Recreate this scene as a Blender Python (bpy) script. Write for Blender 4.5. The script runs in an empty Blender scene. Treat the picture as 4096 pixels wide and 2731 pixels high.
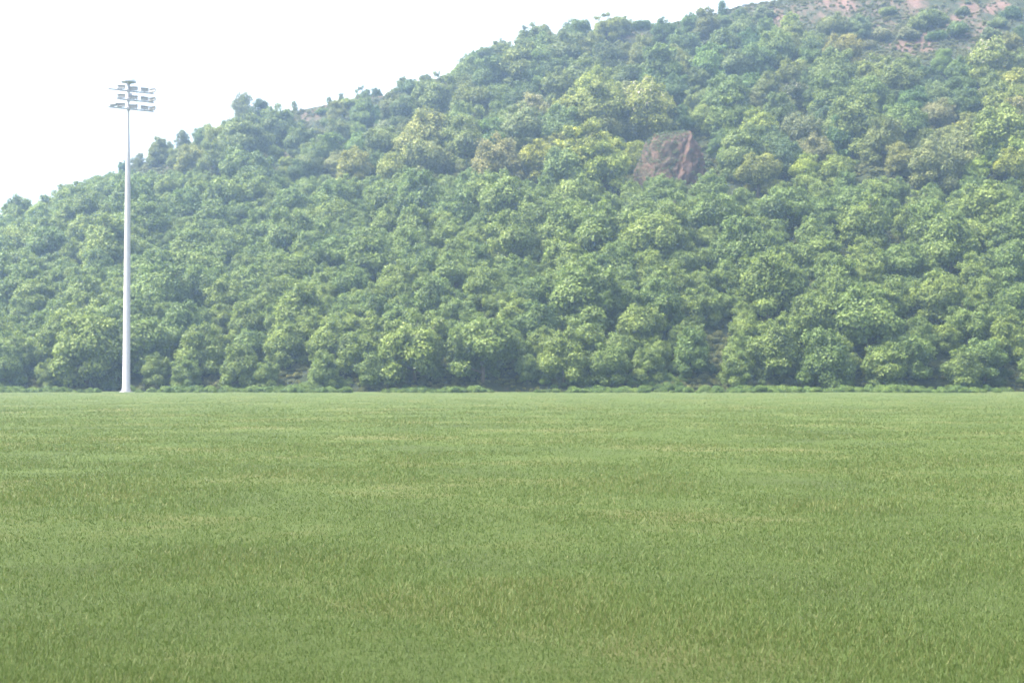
import bpy, math, random
import numpy as np
from mathutils import Vector, Matrix
sc = bpy.context.scene
R = math.radians
# ------------------------------------------------------------------ camera, sky, sun, exposure
CAM_Z = 1.7; F = 1422.2; PITCH = -1.57
cam = bpy.data.cameras.new('camera'); co = bpy.data.objects.new('camera', cam); sc.collection.objects.link(co)
cam.lens = 50; cam.sensor_width = 36; cam.clip_end = 6000
co.location = (0, 0, CAM_Z); co.rotation_euler = (R(90 - PITCH), 0, 0); sc.camera = co
cam.dof.use_dof = True; cam.dof.focus_distance = 16; cam.dof.aperture_fstop = 3.4
w = bpy.data.worlds.new('World'); sc.world = w; w.use_nodes = True
nt = w.node_tree; bg = nt.nodes['Background']
sky = nt.nodes.new('ShaderNodeTexSky'); sky.sky_type = 'NISHITA'; sky.sun_disc = False
SUN_EL, SUN_AZ = 60, -100            # degrees; azimuth measured from +Y (view direction) towards +X
sky.sun_elevation = R(SUN_EL); sky.sun_rotation = R(SUN_AZ)
sky.air_density = 1.0; sky.dust_density = 5.0; sky.ozone_density = 1.0; sky.altitude = 0
hs = nt.nodes.new('ShaderNodeHueSaturation'); hs.inputs['Saturation'].default_value = 0.45
nt.links.new(sky.outputs[0], hs.inputs['Color']); nt.links.new(hs.outputs[0], bg.inputs[0])
bg.inputs[1].default_value = 0.15
sl = bpy.data.lights.new('sun', 'SUN'); so = bpy.data.objects.new('sun', sl); sc.collection.objects.link(so)
sl.energy = 3.6; sl.angle = R(26); sl.color = (1, .93, .78)
d = Vector((math.sin(R(SUN_AZ)) * math.cos(R(SUN_EL)), math.cos(R(SUN_AZ)) * math.cos(R(SUN_EL)), math.sin(R(SUN_EL))))
so.rotation_euler = d.to_track_quat('Z', 'Y').to_euler(); so.location = (0, 0, 200)
vs = sc.view_settings; vs.view_transform = 'Standard'; vs.look = 'None'; vs.gamma = 1; vs.exposure = 2.1
HAZE_DENSITY = 0.0006; HAZE_COLOR = (.46, .645, .92)
cy = sc.cycles
cy.use_denoising = True; cy.max_bounces = 6; cy.volume_bounces = 1; cy.transparent_max_bounces = 4
cy.diffuse_bounces = 3; cy.glossy_bounces = 1; cy.transmission_bounces = 3

rng = np.random.default_rng(7); random.seed(7)
# ------------------------------------------------------------------ helpers
def link(o, parent=None):
    sc.collection.objects.link(o)
    if parent: o.parent = parent
    return o
def tag(o, label=None, cat=None, group=None, kind=None):
    if label: o['label'] = label
    if cat: o['category'] = cat
    if group: o['group'] = group
    if kind: o['kind'] = kind
    return o
def fast_mesh(name, V, Fc, mats=(), attrs=None, smooth=False):
    """V (n,3), Fc (m,k) all faces with k corners"""
    V = np.asarray(V, dtype=np.float32); Fc = np.asarray(Fc, dtype=np.int32); m, k = Fc.shape
    me = bpy.data.meshes.new(name)
    me.vertices.add(len(V)); me.vertices.foreach_set('co', V.ravel())
    me.loops.add(m * k); me.loops.foreach_set('vertex_index', Fc.ravel())
    me.polygons.add(m); me.polygons.foreach_set('loop_start', np.arange(0, m * k, k, dtype=np.int32))
    me.polygons.foreach_set('use_smooth', np.full(m, smooth, dtype=bool))
    me.update(calc_edges=True); me.validate()
    for an, (dom, typ, arr) in (attrs or {}).items():
        a = me.attributes.new(an, typ, dom)
        a.data.foreach_set('value' if typ == 'FLOAT' else 'color', np.asarray(arr, dtype=np.float32).ravel())
    for mt in mats: me.materials.append(mt)
    return me
class MB:
    def __init__(s): s.v = []; s.f = []
    def add(s, V, Fs):
        b = len(s.v); s.v += [tuple(p) for p in V]; s.f += [tuple(b + i for i in f) for f in Fs]
    def box(s, c, size, M=None):
        hx, hy, hz = [q / 2 for q in size]
        P = [Vector((x, y, z)) for x in (-hx, hx) for y in (-hy, hy) for z in (-hz, hz)]
        c = Vector(c); P = [(M @ p if M else p) + c for p in P]
        s.add(P, [(0, 1, 3, 2), (4, 6, 7, 5), (0, 4, 5, 1), (2, 3, 7, 6), (0, 2, 6, 4), (1, 5, 7, 3)])
    def tube(s, pts, rad, n=8, cap=True):
        pts = [Vector(p) for p in pts]; V = []; Fs = []
        for i, p in enumerate(pts):
            t = (pts[min(i + 1, len(pts) - 1)] - pts[max(i - 1, 0)]).normalized()
            a = Vector((1, 0, 0)) if abs(t.x) < .8 else Vector((0, 1, 0))
            u = t.cross(a).normalized(); q = t.cross(u)
            for k in range(n):
                an = 2 * math.pi * k / n
                V.append(p + (u * math.cos(an) + q * math.sin(an)) * rad[i])
        for i in range(len(pts) - 1):
            for k in range(n):
                a, b = i * n + k, i * n + (k + 1) % n
                Fs.append((a, b, b + n, a + n))
        if cap: Fs += [tuple(range(n - 1, -1, -1)), tuple(range((len(pts) - 1) * n, len(pts) * n))]
        s.add(V, Fs)
    def lathe(s, prof, n=32):
        V = []; Fs = []
        for r, z in prof:
            for k in range(n):
                an = 2 * math.pi * k / n; V.append((r * math.cos(an), r * math.sin(an), z))
        for i in range(len(prof) - 1):
            for k in range(n):
                a, b = i * n + k, i * n + (k + 1) % n
                Fs.append((a, b, b + n, a + n))
        s.add(V, Fs)
    def mesh(s, name, mat=None, smooth=False):
        me = bpy.data.meshes.new(name); me.from_pydata([tuple(p) for p in s.v], [], s.f)
        if mat: me.materials.append(mat)
        if smooth:
            me.polygons.foreach_set('use_smooth', [True] * len(me.polygons))
            me.set_sharp_from_angle(angle=R(35))
        me.update(); return me
    def build(s, name, mat, parent=None, smooth=False):
        return link(bpy.data.objects.new(name, s.mesh(name, mat, smooth)), parent)
TAB = {}
def vnoise(P, scale, seed=0):
    """smooth value noise in 2-D, about -1..1"""
    if seed not in TAB: TAB[seed] = np.random.default_rng(1000 + seed).random((256, 256)) * 2 - 1
    T = TAB[seed]
    x = P[..., 0] / scale + 1000; y = P[..., 1] / scale + 1000
    xi = np.floor(x).astype(int); yi = np.floor(y).astype(int); fx = x - xi; fy = y - yi
    fx = fx * fx * (3 - 2 * fx); fy = fy * fy * (3 - 2 * fy)
    g = lambda a, b: T[a % 256, b % 256]
    return (g(xi, yi) * (1 - fx) + g(xi + 1, yi) * fx) * (1 - fy) + (g(xi, yi + 1) * (1 - fx) + g(xi + 1, yi + 1) * fx) * fy
def fbm(P, scale, seed=0, o=4):
    return sum(vnoise(P, scale / 2 ** i, seed + i) * .5 ** i for i in range(o))
# ------------------------------------------------------------------ materials
def material(name):
    m = bpy.data.materials.new(name); m.use_nodes = True
    n = m.node_tree.nodes; return m, n, m.node_tree.links, n['Principled BSDF']
def plain(name, col, rough=.6, metal=0, var=.12, scale=4):
    m, n, l, b = material(name)
    tc = n.new('ShaderNodeTexCoord'); nz = n.new('ShaderNodeTexNoise'); nz.inputs['Scale'].default_value = scale
    nz.inputs['Detail'].default_value = 5
    rp = n.new('ShaderNodeValToRGB'); e = rp.color_ramp.elements
    e[0].position = .3; e[1].position = .7
    e[0].color = (*[c * (1 - var) for c in col], 1); e[1].color = (*[min(1, c * (1 + var)) for c in col], 1)
    l.new(tc.outputs['Object'], nz.inputs['Vector']); l.new(nz.outputs['Fac'], rp.inputs[0]); l.new(rp.outputs[0], b.inputs['Base Color'])
    b.inputs['Roughness'].default_value = rough; b.inputs['Metallic'].default_value = metal
    return m
def leaf_material(name, ramp, flower=(.5, .46, .36)):
    m, n, l, b = material(name)
    at = n.new('ShaderNodeAttribute'); at.attribute_name = 'tint'
    rp = n.new('ShaderNodeValToRGB'); rp.color_ramp.elements[0].color = (*ramp[0], 1); rp.color_ramp.elements[1].color = (*ramp[-1], 1)
    if len(ramp) == 3:
        e = rp.color_ramp.elements.new(.5); e.color = (*ramp[1], 1)
    l.new(at.outputs['Fac'], rp.inputs[0])
    oi = n.new('ShaderNodeObjectInfo'); mu = n.new('ShaderNodeMix'); mu.data_type = 'RGBA'; mu.blend_type = 'MULTIPLY'; mu.inputs[0].default_value = 1
    l.new(rp.outputs[0], mu.inputs[6]); rr_ = n.new('ShaderNodeValToRGB'); rr_.color_ramp.elements[0].color = (.8, .9, .98, 1); rr_.color_ramp.elements[1].color = (1.16, 1.13, 1.02, 1)
    l.new(oi.outputs['Random'], rr_.inputs[0]); m2 = n.new('ShaderNodeMix'); m2.data_type = 'RGBA'; m2.blend_type = 'MULTIPLY'; m2.inputs[0].default_value = 1
    l.new(oi.outputs['Color'], m2.inputs[6]); l.new(rr_.outputs[0], m2.inputs[7]); l.new(m2.outputs[2], mu.inputs[7])
    af = n.new('ShaderNodeAttribute'); af.attribute_name = 'flower'
    mf = n.new('ShaderNodeMix'); mf.data_type = 'RGBA'; l.new(af.outputs['Fac'], mf.inputs[0])
    l.new(mu.outputs[2], mf.inputs[6]); mf.inputs[7].default_value = (*flower, 1)
    l.new(mf.outputs[2], b.inputs['Base Color']); b.inputs['Roughness'].default_value = .55
    b.inputs['Specular IOR Level'].default_value = .25
    tr = n.new('ShaderNodeBsdfTranslucent'); l.new(mf.outputs[2], tr.inputs['Color'])
    ms = n.new('ShaderNodeMixShader'); ms.inputs[0].default_value = .38
    l.new(b.outputs[0], ms.inputs[1]); l.new(tr.outputs[0], ms.inputs[2]); l.new(ms.outputs[0], n['Material Output'].inputs[0])
    return m
M_leaf = leaf_material('leaf', [(.065, .085, .026), (.15, .186, .05), (.27, .295, .09)])
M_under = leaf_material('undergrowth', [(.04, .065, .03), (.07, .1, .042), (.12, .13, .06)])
M_blade = leaf_material('grass_blade', [(.045, .075, .018), (.075, .115, .03), (.15, .15, .06)])
M_bark = plain('bark', (.1, .08, .06), .9, var=.35, scale=3)
def soil_material():
    m, n, l, b = material('hill_soil')
    at = n.new('ShaderNodeAttribute'); at.attribute_name = 'bare'
    tc = n.new('ShaderNodeTexCoord')
    def noise(scale, det=6, rough=.6):
        z = n.new('ShaderNodeTexNoise'); z.inputs['Scale'].default_value = scale; z.inputs['Detail'].default_value = det
        z.inputs['Roughness'].default_value = rough; l.new(tc.outputs['Object'], z.inputs['Vector']); return z
    def ramp(src, cols, p0=.3, p1=.7):
        r = n.new('ShaderNodeValToRGB'); r.color_ramp.elements[0].position = p0; r.color_ramp.elements[1].position = p1
        r.color_ramp.elements[0].color = (*cols[0], 1); r.color_ramp.elements[1].color = (*cols[1], 1); l.new(src, r.inputs[0]); return r
    g = ramp(noise(.9).outputs['Fac'], [(.016, .025, .013), (.042, .048, .025)])
    s = ramp(noise(1.3).outputs['Fac'], [(.085, .053, .045), (.155, .098, .078)])
    a = n.new('ShaderNodeMath'); a.operation = 'ADD'; a.inputs[1].default_value = -.5
    mp = n.new('ShaderNodeMapping'); mp.inputs['Scale'].default_value = (1, .32, .6); l.new(tc.outputs['Object'], mp.inputs['Vector'])
    st_ = noise(.62, 9, .75); l.new(mp.outputs[0], st_.inputs['Vector']); l.new(st_.outputs['Fac'], a.inputs[0])
    mm = n.new('ShaderNodeMath'); mm.operation = 'MULTIPLY_ADD'; mm.inputs[1].default_value = 2.0
    l.new(a.outputs[0], mm.inputs[0]); l.new(at.outputs['Fac'], mm.inputs[2])
    th = n.new('ShaderNodeMapRange'); th.inputs[1].default_value = .3; th.inputs[2].default_value = .78; l.new(mm.outputs[0], th.inputs[0])
    mx = n.new('ShaderNodeMix'); mx.data_type = 'RGBA'; l.new(th.outputs[0], mx.inputs[0]); l.new(g.outputs[0], mx.inputs[6]); l.new(s.outputs[0], mx.inputs[7])
    l.new(mx.outputs[2], b.inputs['Base Color']); b.inputs['Roughness'].default_value = .95; b.inputs['Specular IOR Level'].default_value = .1
    bp = n.new('ShaderNodeBump'); bp.inputs['Strength'].default_value = .8; bp.inputs['Distance'].default_value = .5
    l.new(noise(1.6, 8, .7).outputs['Fac'], bp.inputs['Height']); l.new(bp.outputs[0], b.inputs['Normal'])
    return m
M_soil = soil_material()
def field_material():
    m, n, l, b = material('field_turf')
    tc = n.new('ShaderNodeTexCoord')
    def noise(scale, det, rough=.6):
        z = n.new('ShaderNodeTexNoise'); z.inputs['Scale'].default_value = scale; z.inputs['Detail'].default_value = det
        z.inputs['Roughness'].default_value = rough; l.new(tc.outputs['Object'], z.inputs['Vector']); return z
    r1 = n.new('ShaderNodeValToRGB'); l.new(noise(.16, 9, .72).outputs['Fac'], r1.inputs[0])
    e = r1.color_ramp.elements; e[0].position = .34; e[1].position = .68; e[0].color = (.055, .075, .03, 1); e[1].color = (.125, .125, .06, 1)
    q = e.new(.5); q.color = (.068, .1, .032, 1)
    r2 = n.new('ShaderNodeValToRGB'); l.new(noise(26, 6, .8).outputs['Fac'], r2.inputs[0])
    e = r2.color_ramp.elements; e[0].position = .3; e[1].position = .72; e[0].color = (.5, .52, .45, 1); e[1].color = (1.35, 1.3, 1.2, 1)
    mu = n.new('ShaderNodeMix'); mu.data_type = 'RGBA'; mu.blend_type = 'MULTIPLY'; mu.inputs[0].default_value = 1
    l.new(r1.outputs[0], mu.inputs[6]); l.new(r2.outputs[0], mu.inputs[7]); l.new(mu.outputs[2], b.inputs['Base Color'])
    b.inputs['Roughness'].default_value = .95; b.inputs['Specular IOR Level'].default_value = .1
    bp = n.new('ShaderNodeBump'); bp.inputs['Strength'].default_value = .9; bp.inputs['Distance'].default_value = .06
    l.new(noise(30, 8, .8).outputs['Fac'], bp.inputs['Height']); l.new(bp.outputs[0], b.inputs['Normal'])
    return m
M_field = field_material()
M_white = plain('white_painted_steel', (.38, .36, .38), .5, var=.05)
M_cap = plain('cap_fibreglass', (.5, .52, .62), .5, var=.04)
M_case = plain('lamp_housing', (.2, .195, .19), .5, var=.1)
M_lens = plain('lamp_glass', (.34, .31, .28), .3, var=.1)
# ------------------------------------------------------------------ terrain
ct, st = math.cos(R(PITCH)), math.sin(R(PITCH))
def project(X, Y, Z):
    z = Z - CAM_Z; dep = Y * ct - z * st; up = Y * st + z * ct
    return 512 + F * X / dep, 341 - F * up / dep
RIDGE_Y = 405.; MD = 209.
sil = np.array([(-500, 383), (-160, 350), (-60, 290), (10, 238), (60, 206), (100, 183), (131, 164), (175, 145), (222, 126), (250, 117), (292, 106), (330, 98), (357, 94), (405, 87), (448, 72), (485, 56), (522, 44),
                (560, 33), (600, 28), (650, 22), (690, 15), (714, 9), (740, 1), (800, -9), (900, -22), (1024, -42), (1200, -60), (1500, -60)], float)
rx = (sil[:, 0] - 512) / F * RIDGE_Y; rz = np.maximum(0, (341 - sil[:, 1]) / F - math.tan(R(PITCH))) * RIDGE_Y + CAM_Z - .6
def height(X, Y):
    X = np.asarray(X, float); Y = np.asarray(Y, float)
    P = np.stack([X, Y], -1)
    u = X * RIDGE_Y / np.maximum(Y, 150)        # the slope runs out towards the camera like a fan of spurs
    u = .5 * u + .5 * X
    Hh = np.interp(u, rx, rz)
    foot = 216 + 8 * vnoise(P * np.array([1, 0]), 70, 3)
    t = np.clip((Y - foot) / (RIDGE_Y - foot), 0, 1)
    s = t ** .95
    s = s + .018 * np.sin(t * 40 + 3 * vnoise(P, 60, 9)) * t * (1 - t) * 2
    env = np.clip(t * 6, 0, 1) * np.clip((1 - t) * 6 + .1, 0, 1)
    z = Hh * s + env * (2.6 * fbm(P, 46, 5, 3) + .7 * fbm(P, 9, 21, 3) + .35 * vnoise(P * np.array([1, .5]), 2.6, 33)) * np.clip(Hh / 40, 0, 1)
    back = np.clip((Y - RIDGE_Y) / 120, 0, 1)
    return z - back * Hh * .8 - .25
# ground sheet of the field, out to the horizon
gv = [(-2500, -60, 0), (2500, -60, 0), (2500, 3500, 0), (-2500, 3500, 0)]
me = fast_mesh('ground', gv, [(0, 1, 2, 3)], [M_field]); tag(link(bpy.data.objects.new('ground', me)), kind='structure')

def place_ray(px, py):
    """ground point of the hill seen at a pixel"""
    Ys = np.linspace(212, RIDGE_Y, 400); Xs = (px - 512) / F * Ys; Xs = Xs * (1 - height(Xs, Ys) * st / Ys)
    Zs = height(Xs, Ys); _, yy = project(Xs, Ys, Zs)
    k = np.argmax(yy <= py) if (yy <= py).any() else len(Ys) - 1
    return Xs[k], Ys[k], Zs[k]
S = .25     # the lists below are in photograph pixels (4096 wide)
bare_list = [  # cx, cy, rx, ry, strength: bare reddish earth showing through
    (1230, 465, 90, 40, .55), (1150, 615, 60, 35, .6), (1420, 385, 210, 14, .62), (2535, 140, 60, 18, .5), (3095, 60, 40, 45, .8), (3040, 55, 16, 22, .6),
    (3380, 15, 55, 30, .95), (3300, 10, 40, 22, .7), (3250, 30, 190, 75, .44), (3380, 70, 20, 20, .6), (3610, 190, 50, 25, .85), (3690, 170, 60, 40, .75), (3600, 60, 240, 110, .44),
    (3660, 15, 45, 22, .85), (3880, 40, 55, 30, .7), (4010, 20, 40, 30, .8), (3880, 110, 150, 115, .46), (3830, 75, 40, 20, .7), (3960, 40, 40, 20, .7), (3540, 190, 40, 30, .4),
    (3850, 470, 60, 40, .35), (3640, 215, 40, 20, .6), (2900, 45, 60, 25, .3), (3120, 105, 25, 20, .6), (2690, 470, 90, 30, .3)]
xs = np.arange(-360, 361, 1.3); ys = np.concatenate([np.arange(196, 412, 1.15), np.arange(412, 560, 8)])
GX, GY = np.meshgrid(xs, ys); GZ = height(GX, GY)
px, py = project(GX, GY, GZ)
bare = .12 + .1 * fbm(np.stack([GX, GY], -1), 30, 40, 3)
for cx, cyy, a, b_, s_ in bare_list:
    Xc, Yc, Zc = place_ray(cx * S, cyy * S); ra = a * S * Yc / F; rb = max(4, 1.25 * b_ * S * Yc / F / .42)
    bare = np.maximum(bare, s_ * np.exp(-(((GX - Xc) / ra) ** 2 + ((GY - Yc) / rb) ** 2) ** 1.5))
nx, ny = len(xs), len(ys)
idx = np.arange(nx * ny).reshape(ny, nx)
quads = np.stack([idx[:-1, :-1], idx[:-1, 1:], idx[1:, 1:], idx[1:, :-1]], -1).reshape(-1, 4)
me = fast_mesh('hill', np.stack([GX, GY, GZ], -1).reshape(-1, 3), quads, [M_soil], {'bare': ('POINT', 'FLOAT', bare)}, True)
hill = tag(link(bpy.data.objects.new('hill', me)), kind='structure')

# eroded bank of bare earth standing out of the slope
bx, by, bz = place_ray(2705 * S, 735 * S)
nth, nr = 96, 60; V = []; bb = []
sc_m = by / 5689.
for i in range(nr):
    t = i / (nr - 1)
    for j in range(nth):
        an = 2 * math.pi * j / nth; ca, sa = math.cos(an), math.sin(an)
        q = np.array([[ca * 2.2 + 20 + t * 2.2, sa * 2.2 + 31 + t * 3.6]])
        n1 = float(fbm(q, .9, 77, 4)[0]); n2 = float(fbm(q * 3.1, .5, 91, 3)[0])
        wide = 132 + 46 * max(0, -ca) + 5 * n1
        rr = wide * sc_m * (t ** .6) * (1 + .05 * n2 * t)
        z = 252 * sc_m * (1 - t ** (2.0 + .8 * max(0, ca)))
        z += - .0 + .2 * math.sin(z * 2.6 + 2.5 * n1) * t + .8 * n1 * min(1, 3 * t) + .45 * n2
        V.append((bx + ca * rr + .7 * n2 * t, by + sa * rr * .9 + 4, bz - 2.0 + z))
        bb.append(.5 + .45 * t * max(0, math.cos(an + .45)) + .1 * t * t + .2 * n1 + .16 * n2)
Fq = [(i * nth + j, i * nth + (j + 1) % nth, (i + 1) * nth + (j + 1) % nth, (i + 1) * nth + j) for i in range(nr - 1) for j in range(nth)]
me = fast_mesh('earth_bank', V, np.array(Fq)[:, ::-1], [M_soil], {'bare': ('POINT', 'FLOAT', bb)}, True)
bank = tag(link(bpy.data.objects.new('earth_bank', me)), kind='structure')
BV = np.array(V)

# ------------------------------------------------------------------ foliage builders (unit crown radius)
def unit(a): return a / np.maximum(1e-9, np.linalg.norm(a, axis=-1, keepdims=True))
def leaves(C, N, size, r, aspect=1.7):
    """rhombic leaf sprays at points C facing N"""
    n = len(C); t = unit(np.cross(N, r.normal(size=(n, 3)))); b = np.cross(N, t)
    L = size * r.uniform(.7, 1.35, (n, 1)); W = L / aspect
    V = np.stack([C - t * L, C - b * W + N * L * .15, C + t * L, C + b * W + N * L * .15], 1).reshape(-1, 3)
    return V, np.arange(4 * n).reshape(n, 4)
def lobes_for(kind, r):
    out = []
    if kind in ('dense', 'flower'):
        n = r.integers(26, 36); ax = np.array([1, r.uniform(.85, 1.1), r.uniform(1.0, 1.2)])
        sh = r.uniform(-.16, .16, 2); tp = [0, .75, .3, 0, .9, .5, 0, .6][int(r.integers(0, 8))]
        for _ in range(n):
            dv = unit(r.normal(size=3)); dv[2] = abs(dv[2]) * 1.05 - .3 * (r.random() < .55); dv = unit(dv)
            q = r.uniform(.36, .74); lr = r.uniform(.26, .44) * (1.12 - .25 * max(0, dv[2]))
            c = dv * ax * q; c[:2] *= 1 + tp * (.25 - .6 * (c[2] + .5)) if tp else 1; c[:2] += sh * c[2]
            out.append((c + np.array([0, 0, 1.02]), lr))
        for _ in range(r.integers(10, 16)):      # leading shoots that break the outline
            dv = unit(np.array([r.normal() * (.8 - .4 * tp), r.normal() * (.8 - .4 * tp), .85])); out.append((dv * ax * r.uniform(.86, 1.12) + np.array([0, 0, 1.04]), r.uniform(.08, .17)))
        for _ in range(r.integers(9, 13)):     # low skirt
            an = r.uniform(0, 6.28); q = r.uniform(.45, .85); out.append((np.array([math.cos(an) * q, math.sin(an) * q, r.uniform(.15, .6)]), r.uniform(.2, .34)))
        out.append((np.array([0, 0, 1.0]), .5))
    elif kind == 'sparse':
        for _ in range(r.integers(58, 72)):
            h = r.uniform(.3, 2.05); q = r.uniform(.1, .75) * (1.15 - abs(h - 1.2) * .55); an = r.uniform(0, 6.28)
            out.append((np.array([math.cos(an) * q, math.sin(an) * q, h]), r.uniform(.1, .21)))
    else:                                       # shrub
        for _ in range(r.integers(12, 17)):
            an = r.uniform(0, 6.28); q = r.uniform(0, .72); out.append((np.array([math.cos(an) * q, math.sin(an) * q, .3 + .45 * (1 - q) * r.random()]), r.uniform(.22, .36)))
    return out
def crown_mesh(kind, seed, density=1.0, leaf=.05):
    r = np.random.default_rng(seed); lb = lobes_for(kind, r); Cs, Ns, Ts, Fl = [], [], [], []
    LC = np.array([c for c, _ in lb]); LR = np.array([q for _, q in lb])
    for i, (c, lr) in enumerate(lb):
        n = int(6600 * lr * lr * density * (.95 if kind == 'sparse' else 1.0))
        dv = unit(r.normal(size=(n, 3))); dv[:, 2] = np.where((dv[:, 2] < -.25) & (r.random(n) < .55), -dv[:, 2], dv[:, 2])
        wob = 1 + .16 * np.sin(dv[:, 0] * 7 + i) * np.sin(dv[:, 1] * 6 + 2 * i) + .1 * np.sin(dv[:, 2] * 11 + i)
        P = c + dv * lr * wob[:, None] * (r.uniform(.55, 1.08, (n, 1)) ** .6) * np.array([1.08, 1.08, .82])
        if kind != 'sparse': P += r.normal(size=P.shape) * .055
        if kind == 'sparse': P += r.normal(size=P.shape) * .075
        near = [q_ for q_ in range(len(LR)) if q_ != i and np.linalg.norm(LC[q_] - c) < LR[q_] + lr * 1.1]
        keep = np.ones(len(P), bool)
        for q_ in near: keep &= ((P - LC[q_]) ** 2).sum(1) > (.66 * LR[q_]) ** 2
        P, dv = P[keep], dv[keep]; n = len(P)
        Cs.append(P); Ns.append(unit(dv * .75 + np.array([0, 0, .35]) + r.normal(size=(n, 3)) * .42))
        base = r.normal() * .13
        Ts.append(np.clip(.42 + base + r.normal(size=n) * .17, 0, 1))
        fl = np.zeros(n)
        if kind == 'flower':
            pr = np.clip((c[2] - 1.0) * .8 + .15, 0, .75) * (.4 + .6 * r.random())
            cl = np.sin(P[:, 0] * 17 + i) * np.sin(P[:, 1] * 19) * np.sin(P[:, 2] * 15 + 1)
            fl = ((cl > .12) & (r.random(n) < pr * 1.1) & (dv[:, 2] > -.3)).astype(float) * r.uniform(.4, 1, n)
        Fl.append(fl)
    C = np.concatenate(Cs); N = np.concatenate(Ns)
    V, Fq = leaves(C, N, (leaf * .85 if kind == 'sparse' else leaf) * (1.0 if kind != 'shrub' else 1.25), r)
    me = fast_mesh('crown', V, Fq, [M_leaf], {'tint': ('FACE', 'FLOAT', np.concatenate(Ts)), 'flower': ('FACE', 'FLOAT', np.concatenate(Fl))})
    return me, lb
def trunk_mesh(kind, lb, seed):
    r = random.Random(seed); mb = MB(); H = 1.25 if kind != 'sparse' else 1.75; r0 = .075 if kind != 'sparse' else .05
    lean = (r.uniform(-.12, .12), r.uniform(-.12, .12))
    pt = lambda z: Vector((lean[0] * z * z * .6, lean[1] * z * z * .6, z))
    if kind == 'shrub':
        for c, q in lb[:7]:
            mb.tube([(0, 0, -.25), Vector(c) * .5, Vector(c)], [.035, .025, .01], 5)
        return mb.mesh('stems', M_bark, True)
    mb.tube([pt(-.5), pt(0), pt(H * .35), pt(H * .7), pt(H)], [r0 * 1.25, r0, r0 * .8, r0 * .55, r0 * .2], 7)
    for c, q in lb[:: (2 if kind != 'sparse' else 1)]:
        c = Vector(c); a = pt(max(.3, min(H * .85, c.z * r.uniform(.45, .7)))); mid = a.lerp(c, .5) + Vector((0, 0, .06))
        mb.tube([a, mid, c], [r0 * .42, r0 * .28, r0 * .08], 5)
    return mb.mesh('trunk', M_bark, True)
VAR = {}
for kind, cnt in (('dense', 8), ('flower', 4), ('sparse', 4), ('shrub', 3)):
    VAR[kind] = []
    for i in range(cnt):
        cm, lb = crown_mesh(kind, 100 + 17 * i + len(kind)); VAR[kind].append((cm, trunk_mesh(kind, lb, i + 5)))
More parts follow.
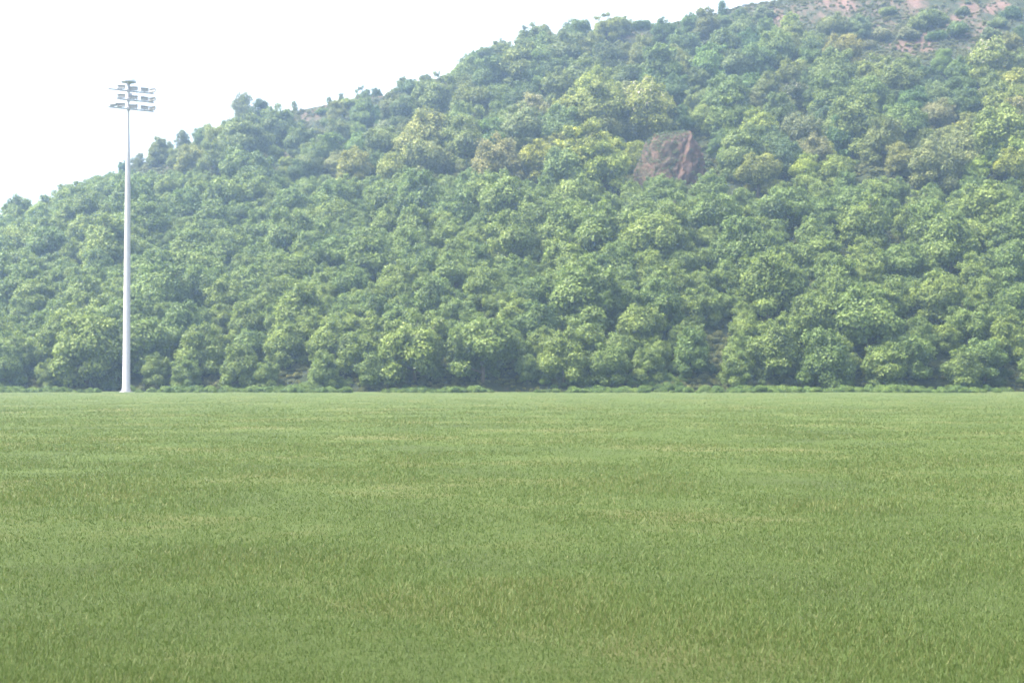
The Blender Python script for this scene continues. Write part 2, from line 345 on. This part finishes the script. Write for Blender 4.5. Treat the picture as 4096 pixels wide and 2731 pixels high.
# ------------------------------------------------------------------ the trees one can tell apart (photograph pixels: centre x, top y, crown width, kind, tone)
# tone: g fresh green, y yellow-green, b bright yellow-green, d dark green, o grey olive
T = """972 366 88 s g;1040 390 74 s d;1079 410 34 s y;985 462 150 t g;1106 425 125 t g;1207 500 95 t g;1103 577 52 t g;868 497 108 s y;800 505 66 s g;728 515 62 s g;
636 556 74 t y;700 590 62 s y;760 577 92 t y;1240 577 70 t g;1272 553 92 t g;1030 618 130 t d;1150 632 72 t y;612 486 44 s g;655 540 40 s d;538 575 40 s g;560 610 46 s g;440 632 40 s g;385 650 30 s g;500 640 40 t d;
850 555 110 s y;930 560 100 t g;960 590 130 t g;780 470 26 s g;680 545 42 s y;745 540 38 s g;830 490 50 s y;900 480 46 s g;935 470 40 s y;1180 402 30 s y;1320 385 30 s g;1365 370 28 s g;1555 325 30 s g;1690 285 34 s g;1980 165 36 s y;
1450 318 52 t g;1503 316 46 t d;1410 345 34 h g;1380 358 40 h g;1340 372 50 h o;1290 384 40 h o;1250 390 40 h g;1205 396 34 h y;1240 378 22 s g;1130 415 60 h g;1560 342 36 h o;1590 320 20 s o;
1622 306 50 t g;1646 312 64 t d;1706 303 62 t g;1745 294 150 t g;1777 254 28 s g;1831 212 44 s g;1870 220 112 t g;1870 300 92 t d;1600 345 60 h d;
1581 370 102 t g;1640 367 112 t g;1691 390 72 t d;1402 390 72 h y;1459 399 92 t g;1349 405 62 t y;1290 430 50 h g;1349 474 86 t g;1408 483 52 t g;1435 492 62 t y;
1527 477 60 f o;1536 498 116 t g;1438 524 92 t g;1492 524 62 t g;1700 435 172 t o;1745 414 62 f o;1849 396 82 f y;1870 423 150 t g;1319 536 92 t g;1414 596 112 t y;1350 600 72 t o;
1634 557 82 t g;1587 600 122 t b;1706 545 150 t o;1230 602 92 t g;1500 430 60 t d;1560 430 60 t d;1620 470 60 t g;1800 560 90 t d;1200 640 80 t d;1510 610 70 t d;
1900 197 62 t g;1946 180 62 t g;2009 155 62 t g;2050 130 44 s d;2134 100 112 t g;2176 97 72 t g;2234 85 44 s g;2313 52 62 s g;2364 55 44 t d;2426 55 84 t y;2485 59 62 t g;2301 84 124 t g;
1967 234 122 t g;2092 176 142 t g;2176 140 122 t g;2259 127 132 t g;2364 138 102 t g;2055 205 100 t d;2155 217 112 t g;2218 200 112 t d;2343 226 132 t g;2426 180 122 t d;
2009 276 72 f o;2080 276 44 f o;2147 260 72 t d;2238 268 112 t g;2301 268 82 t g;1904 297 72 t g;1896 330 122 t g;2000 335 92 t g;2092 326 112 t d;
2393 276 142 t b;2485 268 82 t g;2385 325 190 t y;2490 330 130 t o;2130 376 116 f o;1863 400 90 t g;2000 413 82 t g;2021 440 62 f y;2260 393 112 t y;
2092 422 152 t o;2240 432 150 t g;2405 420 142 t g;1863 475 150 t g;1975 482 122 t g;2343 493 190 t b;1988 545 160 t o;1938 515 62 t y;2147 556 132 t b;2234 527 112 t y;2452 540 82 t b;2260 585 150 t y;1850 640 52 f o;2405 577 150 t b;
2040 350 60 t d;2300 350 70 t d;2180 470 80 t d;2090 510 90 t g;2520 440 100 t g;
2605 312 182 f y;2440 360 50 f o;2745 235 92 t g;2858 183 112 t g;2570 157 102 t g;2640 190 142 t g;2902 305 132 t g;2788 348 82 t g;2832 392 102 t g;2928 383 132 t g;3032 444 132 t b;2989 505 160 t g;2884 522 82 t d;2919 575 84 t g;3032 601 132 t y;
2544 566 92 t b;2570 420 110 t o;2655 400 100 t g;2720 430 90 t d;2700 300 100 t d;2790 270 90 t d;2540 250 100 t d;2610 260 90 t g;2690 180 90 t g;2480 170 80 t g;
3180 322 84 f d;3110 374 102 t o;3206 444 132 t o;3302 522 82 f y;3310 566 62 t b;3223 610 92 t b;3346 618 102 t b;
3166 50 62 t b;3178 90 84 t g;3335 50 92 t g;3433 62 72 t o;2977 58 84 t g;2895 54 52 t g;2825 37 84 t g;3063 70 62 t g;2903 111 112 t d;3096 120 122 t g;3368 128 122 t y;2997 123 92 t d;3252 123 82 t g;
2841 173 132 t g;3026 169 112 t g;3108 173 72 t g;3170 144 82 t g;3244 156 82 t d;3335 200 150 t g;3170 230 112 t g;3232 214 102 t g;2936 193 112 t o;2740 110 90 t g;2660 70 80 t d;2620 60 30 s d;2560 75 80 h d;2760 50 60 t g;
2997 284 92 t d;3071 284 92 t g;3244 271 92 t g;3302 263 72 t g;3335 300 150 t g;3417 276 62 t g;3466 304 122 t g;2895 317 150 t g;3314 341 112 t g;3417 370 190 t g;3335 383 122 t d;3010 374 62 t o;3113 383 112 t d;2936 340 120 t d;3260 330 80 t d;
3425 510 82 t d;3380 460 130 t d;3140 560 110 t d;3100 500 110 t d;3250 540 110 t o;
3491 218 122 t y;3631 222 92 t g;3771 202 72 t y;3845 230 82 t g;3944 150 134 f y;3952 111 84 h d;4042 132 72 t g;4084 103 62 t d;3713 276 102 t d;3833 272 102 t d;3985 290 120 t g;
3475 300 112 t g;3594 247 132 t g;3532 354 82 t d;3746 337 102 t o;3861 350 104 t d;4050 280 122 t y;3964 325 62 f o;4026 329 132 t y;3940 342 62 f o;4046 399 122 f y;3997 428 182 t y;3882 453 112 t y;
3594 411 152 t g;3475 378 92 t g;3746 395 112 t o;3532 465 142 t g;3697 514 92 t g;3787 506 102 t o;3861 481 92 t y;3598 568 102 t y;3738 555 152 t o;3841 535 132 t o;3545 527 52 t g;4067 535 132 t b;4060 580 130 t b;4005 543 72 t g;3903 625 92 t b;3650 460 90 t d;3660 350 110 t d;4080 200 90 t g;3990 560 100 t d;
3717 37 122 h g;3833 86 92 h d;3553 25 62 h g;4055 25 92 h d;3861 25 62 h g;3656 70 82 h g;3620 110 80 h o;3740 120 80 h d;3520 110 90 h o;3480 160 60 h o;3990 70 70 h o;3300 85 60 h o;3040 25 90 h o;2960 35 70 h d;2890 0 44 s d;2620 470 60 h d;1300 470 60 h d;1250 510 60 h g;1330 440 46 h o"""
rows = []
for it in T.replace('\n', '').split(';'):
    if it.strip():
        a = it.split(); rows.append((float(a[0]), float(a[1]), float(a[2]), {'t': 'dense', 'f': 'flower', 's': 'sparse', 'h': 'shrub'}[a[3]], a[4]))
TONE = {'g': (.95, 1.0, 1.0), 'y': (1.3, 1.22, 1.05), 'b': (1.5, 1.45, .9), 'd': (.62, .76, .85), 'o': (1.28, 1.14, 1.5)}
HT = {'dense': 2.15, 'flower': 2.2, 'sparse': 2.25, 'shrub': .95}
placed = []
def locate(cx, top, wd, kind):
    px_, py_ = cx * S, top * S
    Ys = np.linspace(214, RIDGE_Y + 6, 500); Xs = (px_ - 512) / F * Ys; Xs = Xs * (1 - height(Xs, Ys) * st / Ys); Rr = wd * S / 2 * Ys / F * 1.28
    Zs = height(Xs, Ys); _, yy = project(Xs, Ys, Zs + HT[kind] * Rr)
    ok = np.nonzero(yy <= py_)[0]; k = ok[0] if len(ok) else len(Ys) - 1
    X, Y, Z, r_ = Xs[k], Ys[k], Zs[k], Rr[k]
    dy = yy[k] - py_; hs_ = 1.0
    if dy > .3:      # the crest is lower than needed: a taller tree
        hs_ = 1 + min(.5, dy / F * Y / (HT[kind] * r_))
    return X, Y, Z, r_, hs_
def make_tree(name, kind, vi, loc, r_, hs_, rot, col):
    e = link(bpy.data.objects.new(name, None)); e.empty_display_size = .5
    e.location = loc; e.rotation_euler = (0, 0, rot)
    cm, tm = VAR[kind][vi]
    for nm, me_ in (('trunk' if kind != 'shrub' else 'stem', tm), ('crown' if kind != 'shrub' else 'foliage', cm)):
        o = link(bpy.data.objects.new(nm, me_), e); o.scale = (r_, r_, r_ * hs_); o.color = (*col, 1)
    return e
LAND = [(510, 560, 'the floodlight mast'), (1040, 430, 'the forked spur tree'), (1480, 350, 'the paired crest trees'), (1230, 470, 'the left red scar'),
        (2690, 580, 'the eroded earth bank'), (3090, 60, 'the bare summit streak'), (3650, 190, 'the upper-right red patches'), (3944, 220, 'the big cream-flowering tree'),
        (2620, 370, 'the wide cream-topped tree'), (2130, 430, 'the central pale-flowering tree'), (3417, 430, 'the broadest layered tree'), (1700, 520, 'the big grey-green tree')]
COLW = {'g': 'fresh green', 'y': 'yellow-green', 'b': 'bright lime-green', 'd': 'dark green', 'o': 'grey-green'}
info = []
for i, (cx, top, wd, kind, tone) in enumerate(rows):
    X, Y, Z, r_, hs_ = locate(cx, top, wd, kind)
    vi = random.randrange(len(VAR[kind])); j = [random.uniform(.9, 1.1) for _ in range(3)]
    col = [min(2, a * b) for a, b in zip(TONE[tone], j)]
    name = 'shrub' if kind == 'shrub' else ('flowering_tree' if kind == 'flower' else ('sapling' if kind == 'sparse' and wd < 50 else 'broadleaf_tree'))
    if wd < 50 and kind == 'sparse': r_ *= .85; hs_ *= 1.45; Z -= .5 * r_
    e = make_tree(name, kind, vi, (X, Y, Z - .1), r_, hs_, random.uniform(0, 6.28), col)
    placed.append((X, Y, r_))
    size = 'tiny' if wd < 45 else 'small' if wd < 75 else 'mid-sized' if wd < 115 else 'broad' if wd < 145 else 'very broad'
    what = {'dense': 'tree', 'flower': 'cream-flowering tree', 'sparse': 'see-through tree', 'shrub': 'shrub'}[kind]
    cxm, cym = cx, top + wd * .45
    ld = sorted(LAND, key=lambda q: math.hypot((q[0] - cxm), (q[1] - cym) * 1.3))
    q = next(q for q in ld if math.hypot(q[0] - cxm, q[1] - cym) > 45)
    dx, dy = cxm - q[0], cym - q[1]
    far = '' if math.hypot(dx, dy) < 170 else 'well '
    rel = ('right of' if dx > 0 else 'left of') if abs(dx) > 1.2 * abs(dy) else ('below' if dy > 0 else 'above')
    if .5 < abs(dx) / (abs(dy) + 1) < 1.6: rel = ('below and ' if dy > 0 else 'above and ') + ('right of' if dx > 0 else 'left of')
    info.append([e, f'{size} {COLW[tone]} {what} {far}{rel} {q[2]}', cx, 'shrub' if kind == 'shrub' else 'tree', top])
special = {(1040, 390): 'dark forked tree with bare trunk standing against the sky on the spur', (972, 366): 'tall airy see-through tree on the spur crest beside the dark forked tree',
           (3944, 150): 'big tree topped with cream blossom below the bare upper right slope', (2605, 312): 'wide tree with cream-coloured blossom across its top, mid slope',
           (3417, 370): 'broadest dark tree with layered branches on the right half of the slope', (2130, 376): 'pale flowering tree with rounded top in the centre of the slope'}
ORD = ['leftmost', 'second leftwards', 'third leftwards', 'fourth leftwards', 'fifth leftwards', 'sixth leftwards', 'seventh leftwards']
groups = {}
for k in info:
    if (k[2], k[4]) in special: k[1] = special[(k[2], k[4])]
    groups.setdefault(k[1], []).append(k)
for lab, g in groups.items():
    g.sort(key=lambda k: k[2])
    for n_, k in enumerate(g):
        tag(k[0], lab if len(g) == 1 else f'{lab}, {ORD[n_]}'.replace('second leftwards', 'second from left').replace('third leftwards', 'third from left').replace('fourth leftwards', 'fourth from left').replace('fifth leftwards', 'fifth from left').replace('sixth leftwards', 'sixth from left'), k[3], 'shrubs on the hillside' if k[3] == 'shrub' else 'trees on the wooded hillside')

# the rest of the wood, lower down the slope, reads as one mass
pts = []; tries = 0
while tries < 16000 and len(pts) < 640:
    tries += 1
    Y = random.uniform(213, 372); X = random.uniform(-.42, .42) * Y
    r_ = random.choice((random.uniform(2.0, 3.4), random.uniform(3.0, 5.4))); Z = float(height(X, Y)); p1 = project(X, Y, Z + 2.2 * r_)
    if Z < .05: continue
    if p1[1] < 168: continue
    if abs(p1[0] - 684) < 22 and p1[1] < 176: continue
    if all((X - a) ** 2 + (Y - b) ** 2 > (.72 * (r_ + c)) ** 2 for a, b, c in placed):
        pts.append((X, Y, Z - .1, r_)); placed.append((X, Y, r_))
def gn_wood(name, pts, kinds, col):
    me = bpy.data.meshes.new(name); me.from_pydata([p[:3] for p in pts], [], [])
    a = me.attributes.new('sc', 'FLOAT', 'POINT'); a.data.foreach_set('value', [p[3] for p in pts])
    a = me.attributes.new('rot', 'FLOAT', 'POINT'); a.data.foreach_set('value', [random.uniform(0, 6.28) for _ in pts])
    a = me.attributes.new('var', 'INT', 'POINT'); a.data.foreach_set('value', [random.randrange(len(kinds)) for _ in pts])
    o = link(bpy.data.objects.new(name, me)); o.color = (*col, 1)
    g = bpy.data.node_groups.new(name, 'GeometryNodeTree'); n = g.nodes; l = g.links
    g.interface.new_socket('Geometry', in_out='INPUT', socket_type='NodeSocketGeometry'); g.interface.new_socket('Geometry', in_out='OUTPUT', socket_type='NodeSocketGeometry')
    gi = n.new('NodeGroupInput'); go = n.new('NodeGroupOutput'); J = n.new('GeometryNodeJoinGeometry'); l.new(J.outputs[0], go.inputs[0])
    def attr(nm, t):
        z = n.new('GeometryNodeInputNamedAttribute'); z.data_type = t; z.inputs[0].default_value = nm; return z
    s_, r2, v_ = attr('sc', 'FLOAT'), attr('rot', 'FLOAT'), attr('var', 'INT')
    cmb = n.new('ShaderNodeCombineXYZ'); l.new(r2.outputs[0], cmb.inputs[2])
    for k, obs in enumerate(kinds):
        eq = n.new('FunctionNodeCompare'); eq.data_type = 'INT'; eq.operation = 'EQUAL'; l.new(v_.outputs[0], eq.inputs[2]); eq.inputs[3].default_value = k
        jj = n.new('GeometryNodeJoinGeometry')
        for ob in obs:
            oi = n.new('GeometryNodeObjectInfo'); oi.transform_space = 'ORIGINAL'; oi.inputs[0].default_value = ob; l.new(oi.outputs['Geometry'], jj.inputs[0])
        ip = n.new('GeometryNodeInstanceOnPoints'); l.new(gi.outputs[0], ip.inputs['Points']); l.new(eq.outputs[0], ip.inputs['Selection'])
        l.new(jj.outputs[0], ip.inputs['Instance']); l.new(cmb.outputs[0], ip.inputs['Rotation']); l.new(s_.outputs[0], ip.inputs['Scale']); l.new(ip.outputs[0], J.inputs[0])
    md = o.modifiers.new('scatter', 'NODES'); md.node_group = g
    return o
def src(kind, vi):
    cm, tm = VAR[kind][vi]; return [next(o for o in sc.objects if o.type == 'MESH' and o.data == m_) for m_ in (cm, tm)]
used = [(k, v) for k, v in (('dense', 0), ('dense', 1), ('dense', 2), ('dense', 3), ('dense', 4), ('dense', 6), ('dense', 5)) if any(o.type == 'MESH' and o.data == VAR[k][v][0] for o in sc.objects)]
tag(gn_wood('woodland', pts, [src(*u) for u in used], (.95, 1.05, .9)), kind='stuff')

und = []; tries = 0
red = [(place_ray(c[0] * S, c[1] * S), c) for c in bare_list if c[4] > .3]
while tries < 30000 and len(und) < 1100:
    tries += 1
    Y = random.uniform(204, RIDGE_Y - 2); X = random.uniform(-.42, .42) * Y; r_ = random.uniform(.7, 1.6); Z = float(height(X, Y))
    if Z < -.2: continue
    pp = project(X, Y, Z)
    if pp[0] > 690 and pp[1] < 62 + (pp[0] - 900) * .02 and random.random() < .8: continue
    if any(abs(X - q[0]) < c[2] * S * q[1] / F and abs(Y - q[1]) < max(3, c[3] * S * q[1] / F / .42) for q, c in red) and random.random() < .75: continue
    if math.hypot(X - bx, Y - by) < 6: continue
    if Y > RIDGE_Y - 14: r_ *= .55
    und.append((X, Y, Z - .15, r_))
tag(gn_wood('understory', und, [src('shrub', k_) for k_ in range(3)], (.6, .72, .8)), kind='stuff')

# low scrub and rough grass between the trees: one object
n_ = 120000; Y = rng.uniform(208, RIDGE_Y + 3, n_); X = rng.uniform(-.42, .42, n_) * Y; Z = height(X, Y); P2 = np.stack([X, Y], -1)
keep = (fbm(P2, 11, 60, 3) + rng.normal(size=n_) * .5 > -.35) & (Z > -.24)
bp_ = np.zeros(n_)
for cx, cyy, a, b_, s_ in bare_list:
    Xc, Yc, _ = place_ray(cx * S, cyy * S); ra = a * S * Yc / F; rb = max(4, 1.25 * b_ * S * Yc / F / .42)
    bp_ = np.maximum(bp_, s_ * np.exp(-(((X - Xc) / ra) ** 2 + ((Y - Yc) / rb) ** 2) ** 1.5))
keep &= (rng.random(n_) > bp_ * .8)
sz = rng.uniform(.22, .62, n_) * (1 + .8 * (rng.random(n_) < .1))
verge = []
for _ in range(5200):
    Y = 197 + 20 * random.random() ** .6; X = random.uniform(-.42, .42) * Y
    if abs(X - (514.5 * S - 512) / F * MD) < 2.5 and Y < MD + 2: continue
    if vnoise(np.array([X, Y]), 7, 55) + .5 * vnoise(np.array([X, Y]), 2.5, 56) < random.uniform(-.25, .65): continue
    verge.append((X, Y, max(-.05, float(height(X, Y))) - .06, random.uniform(.2, .55) + .7 * random.random() ** 5 + .35 * max(0, float(vnoise(np.array([X, Y]), 13, 57))) + max(0, (Y - 209) * .04)))
XYZ = [(xx_, yy_, zz_ - .08, ss_) for xx_, yy_, zz_, ss_, kk_ in zip(P2[:, 0], P2[:, 1], Z, sz, keep) if kk_]
tag(gn_wood('undergrowth', XYZ, [src('shrub', k_) for k_ in range(3)], (.95, .82, 1.0)), kind='stuff')
tag(gn_wood('verge_scrub', verge, [src('shrub', k_) for k_ in range(3)], (.8, .98, .8)), kind='stuff')
# tufts on the earth bank
k = rng.integers(0, len(BV), 2600); k = k[rng.random(len(k)) > np.clip(np.array(bb)[k] * 1.25 - .1, 0, .95)]
m = len(k); q = 26; dv = unit(rng.normal(size=(m, q, 3))); dv[..., 2] = abs(dv[..., 2])
C = BV[k][:, None] + dv * rng.uniform(.2, .62, (m, 1, 1)) * np.array([1.3, 1.3, .7]); N = unit(dv + rng.normal(size=dv.shape) * .4)
V, Fq = leaves(C.reshape(-1, 3), N.reshape(-1, 3), .12, rng)
me = fast_mesh('bank_scrub', V, Fq, [M_under], {'tint': ('FACE', 'FLOAT', np.clip(rng.normal(size=m * q) * .2 + .5, 0, 1))})
tag(link(bpy.data.objects.new('bank_scrub', me)), kind='stuff')

# ------------------------------------------------------------------ grass on the field
def grass(name, n, y0, y1, hgt, wid):
    u = rng.random(n) ** 1.45; Y = y0 * (y1 / y0) ** u; X = rng.uniform(-1, 1, n) * (.4 * Y + 1.5)
    P2 = np.stack([X, Y], -1); pat = fbm(P2, 2.2, 81, 4)
    keep = rng.random(n) < np.clip(.8 + .35 * pat, .4, 1); X, Y, pat = X[keep], Y[keep], pat[keep]; n = len(X)
    cl = rng.normal(size=(n, 2)) * .05
    an = rng.uniform(0, 6.28, n); h = hgt * rng.uniform(.5, 1.5, n) * (1 + .3 * pat); wv = wid * rng.uniform(.7, 1.4, n) * np.clip(Y / 9, .8, 9)
    ln = h * rng.uniform(.15, .9, n); da = rng.uniform(0, 6.28, n)
    B = np.stack([X, Y, np.zeros(n) - .004], -1) + np.concatenate([cl, np.zeros((n, 1))], 1)
    sd = np.stack([np.cos(an) * wv, np.sin(an) * wv, np.zeros(n)], -1)
    tp = B + np.stack([np.cos(da) * ln, np.sin(da) * ln, h], -1)
    V = np.stack([B - sd, B + sd, tp], 1).reshape(-1, 3)
    me = fast_mesh(name, V, np.arange(3 * n).reshape(n, 3))
    tn = np.clip(.45 + .16 * pat + rng.normal(size=n) * .2, 0, 1); a = me.attributes.new('tint', 'FLOAT', 'FACE'); a.data.foreach_set('value', tn.astype(np.float32))
    me.materials.append(M_blade); o = link(bpy.data.objects.new(name, me)); return tag(o, kind='stuff')
grass('grass', 1000000, 6.5, 200, .028, .0032)

grass('seed_grass', 90000, 7, 90, .06, .0022)
# ------------------------------------------------------------------ floodlight mast
mx = (514.5 * S - 512) / F * (MD - 42 * st)
mast = link(bpy.data.objects.new('floodlight_mast', None)); mast.location = (mx, MD, 0)
tag(mast, 'tall white floodlight mast with domed cap and three tiers of lamps against the sky', 'floodlight mast')
u = MD / 5689.            # metres per photograph pixel at the mast
def zat(ypx):             # height of a photograph row at the mast
    a = math.atan((341 - ypx * S) / F) - R(PITCH); return CAM_Z + MD * math.tan(a)
z_cap, z_rim, z_neck = zat(307), zat(325), zat(345)
mb = MB(); mb.lathe([(.58, 0), (.56, .05), (11 * u, zat(820)), (9.8 * u, zat(655)), (7.6 * u, zat(590)), (5.5 * u, zat(520)), (4.7 * u, zat(440)), (4.4 * u, z_neck)], 24); mb.build('pole', M_white, mast, True)
mb = MB(); mb.lathe([(0.0, 0), (.95, 0), (.95, .12), (.66, .14), (.64, .5), (0, .5)], 24); mb.build('base_flange', M_white, mast, True)
mb = MB(); mb.lathe([(4.4 * u, z_neck - .3), (5 * u, z_neck + .0), (7.5 * u, zat(337)), (14 * u, zat(329)), (16 * u, z_rim - .1)], 28); mb.build('cap_neck', M_white, mast, True)
mb = MB(); hc = z_cap - z_rim; mb.lathe([(0.01, z_rim), (29 * u, z_rim - .16), (31 * u, z_rim - .05)] + [(30 * u * math.cos(R(a)), z_rim + .03 + hc * math.sin(R(a))) for a in range(4, 90, 8)] + [(.01, z_rim + .03 + hc)], 36)
mb.build('dome_cap', M_cap, mast, True)
AZ = R(33); ax = Vector((math.cos(AZ), math.sin(AZ), 0)); nrm = Vector((ax.y, -ax.x, 0))   # arms swing away to the right; nrm faces the camera
def along(pxoff): return pxoff * .102 * u / math.cos(AZ)      # offsets measured on an enlarged crop
lamp_mb = MB(); W, Hh, D = 32 * u, 13.5 * u, 9 * u
lamp_mb.box((0, 0, 0), (W, D * .5, Hh)); lamp_mb.add([Vector(p) for p in [(-W * .5, D * .25, -Hh * .5), (W * .5, D * .25, -Hh * .5), (W * .5, D * .25, Hh * .5), (-W * .5, D * .25, Hh * .5), (-W * .36, D * .85, -Hh * .28), (W * .36, D * .85, -Hh * .28), (W * .36, D * .85, Hh * .28), (-W * .36, D * .85, Hh * .28)]],
             [(0, 4, 5, 1), (1, 5, 6, 2), (2, 6, 7, 3), (3, 7, 4, 0), (4, 7, 6, 5)])
lamp_mb.box((0, -D * .25 - .07, Hh * .5), (W + .04, .16, .03)); lamp_mb.box((0, .1, -Hh * .5 - .06), (.1, .1, .14))
lamp_mesh = lamp_mb.mesh('floodlight', M_case)
lens_mb = MB()
for i in range(4):
    for j in range(2):
        cxx, czz = (i - 1.5) * W * .235, (j - .5) * Hh * .47
        ring = [Vector((cxx + Hh * .21 * math.cos(a), -D * .25 - .012, czz + Hh * .21 * math.sin(a))) for a in [k * math.pi / 5 for k in range(10)]]
        inn = [Vector((cxx + Hh * .14 * math.cos(a), -D * .25 - .03, czz + Hh * .14 * math.sin(a))) for a in [k * math.pi / 5 for k in range(10)]]
        bs = [p + Vector((0, .012, 0)) for p in ring]
        lens_mb.add(bs + ring + inn, [(k, (k + 1) % 10, 10 + (k + 1) % 10, 10 + k) for k in range(10)] + [(10 + k, 10 + (k + 1) % 10, 20 + (k + 1) % 10, 20 + k) for k in range(10)] + [tuple(range(20, 30))])
lens_mesh = lens_mb.mesh('lens', M_lens)
tiers = [zat(290 + .102 * 625), zat(290 + .102 * 975), zat(290 + .102 * 1330)]
for ti, zt in enumerate(tiers):
    x0, x1 = (-690, 860) if ti != 1 else (-390, 860)
    mb = MB()
    a, b = ax * along(x0), ax * along(x1)
    rot = Matrix.Rotation(AZ, 3, 'Z')
    mb.box((a + b) / 2 + nrm * .25 + Vector((0, 0, zt - .36)), ((b - a).length, .13, .13), rot)
    mb.box((a + b) / 2 - nrm * .25 + Vector((0, 0, zt - .36)), ((b - a).length, .10, .10), rot)
    for q_ in np.linspace(.03, .97, 7): mb.box(a.lerp(b, float(q_)) + Vector((0, 0, zt - .36)), (.07, .46, .07), rot)
    mb.build('cross_arm', M_white, mast)
    mb = MB(); mb.lathe([(4.6 * u, zt - .75), (9 * u, zt - .3), (9 * u, zt - .15), (4.6 * u, zt - .05)], 18); mb.build('arm_collar', M_white, mast, True)
    for off, yaw in ((-270, -4), (148, 4), (510, 24), (775, -34)) + (((-520, 62),) if ti == 2 else ()):
        o = link(bpy.data.objects.new('floodlight', lamp_mesh), mast)
        o.location = ax * along(off) + nrm * .42 + Vector((0, 0, zt)); o.rotation_euler = (R(-14), 0, R(yaw) + (AZ * .25))
        if off == -520: o.rotation_euler = (R(-14), 0, R(165))
        lo = link(bpy.data.objects.new('lens_array', lens_mesh), o)
for off in (-275, 260):
    mb = MB(); p = ax * along(off) + nrm * .25; mb.tube([p + Vector((0, 0, tiers[2] - .4)), p + Vector((0, 0, tiers[0] - .3))], [.05, .05], 8); mb.build('tie_rod', M_white, mast, True)
mb = MB(); mb.box(ax * along(70) + nrm * .1 + Vector((0, 0, tiers[1] + .5)), (.36, .3, .3)); mb.build('junction_box', M_white, mast)

# ------------------------------------------------------------------ haze
mb = MB(); mb.box((0, 1500, 74), (5200, 4300, 152)); hm = bpy.data.materials.new('haze'); hm.use_nodes = True
n = hm.node_tree.nodes; n.remove(n['Principled BSDF']); pv = n.new('ShaderNodeVolumePrincipled')
pv.inputs['Color'].default_value = (*HAZE_COLOR, 1); pv.inputs['Density'].default_value = HAZE_DENSITY; pv.inputs['Anisotropy'].default_value = .6
hm.node_tree.links.new(pv.outputs[0], n['Material Output'].inputs['Volume'])
hz = mb.build('haze', hm); tag(hz, kind='stuff')
print('TREES', len(rows), 'WOOD', len(pts), 'TRIS', sum(len(m_.loops) - 2 * len(m_.polygons) for m_ in bpy.data.meshes))
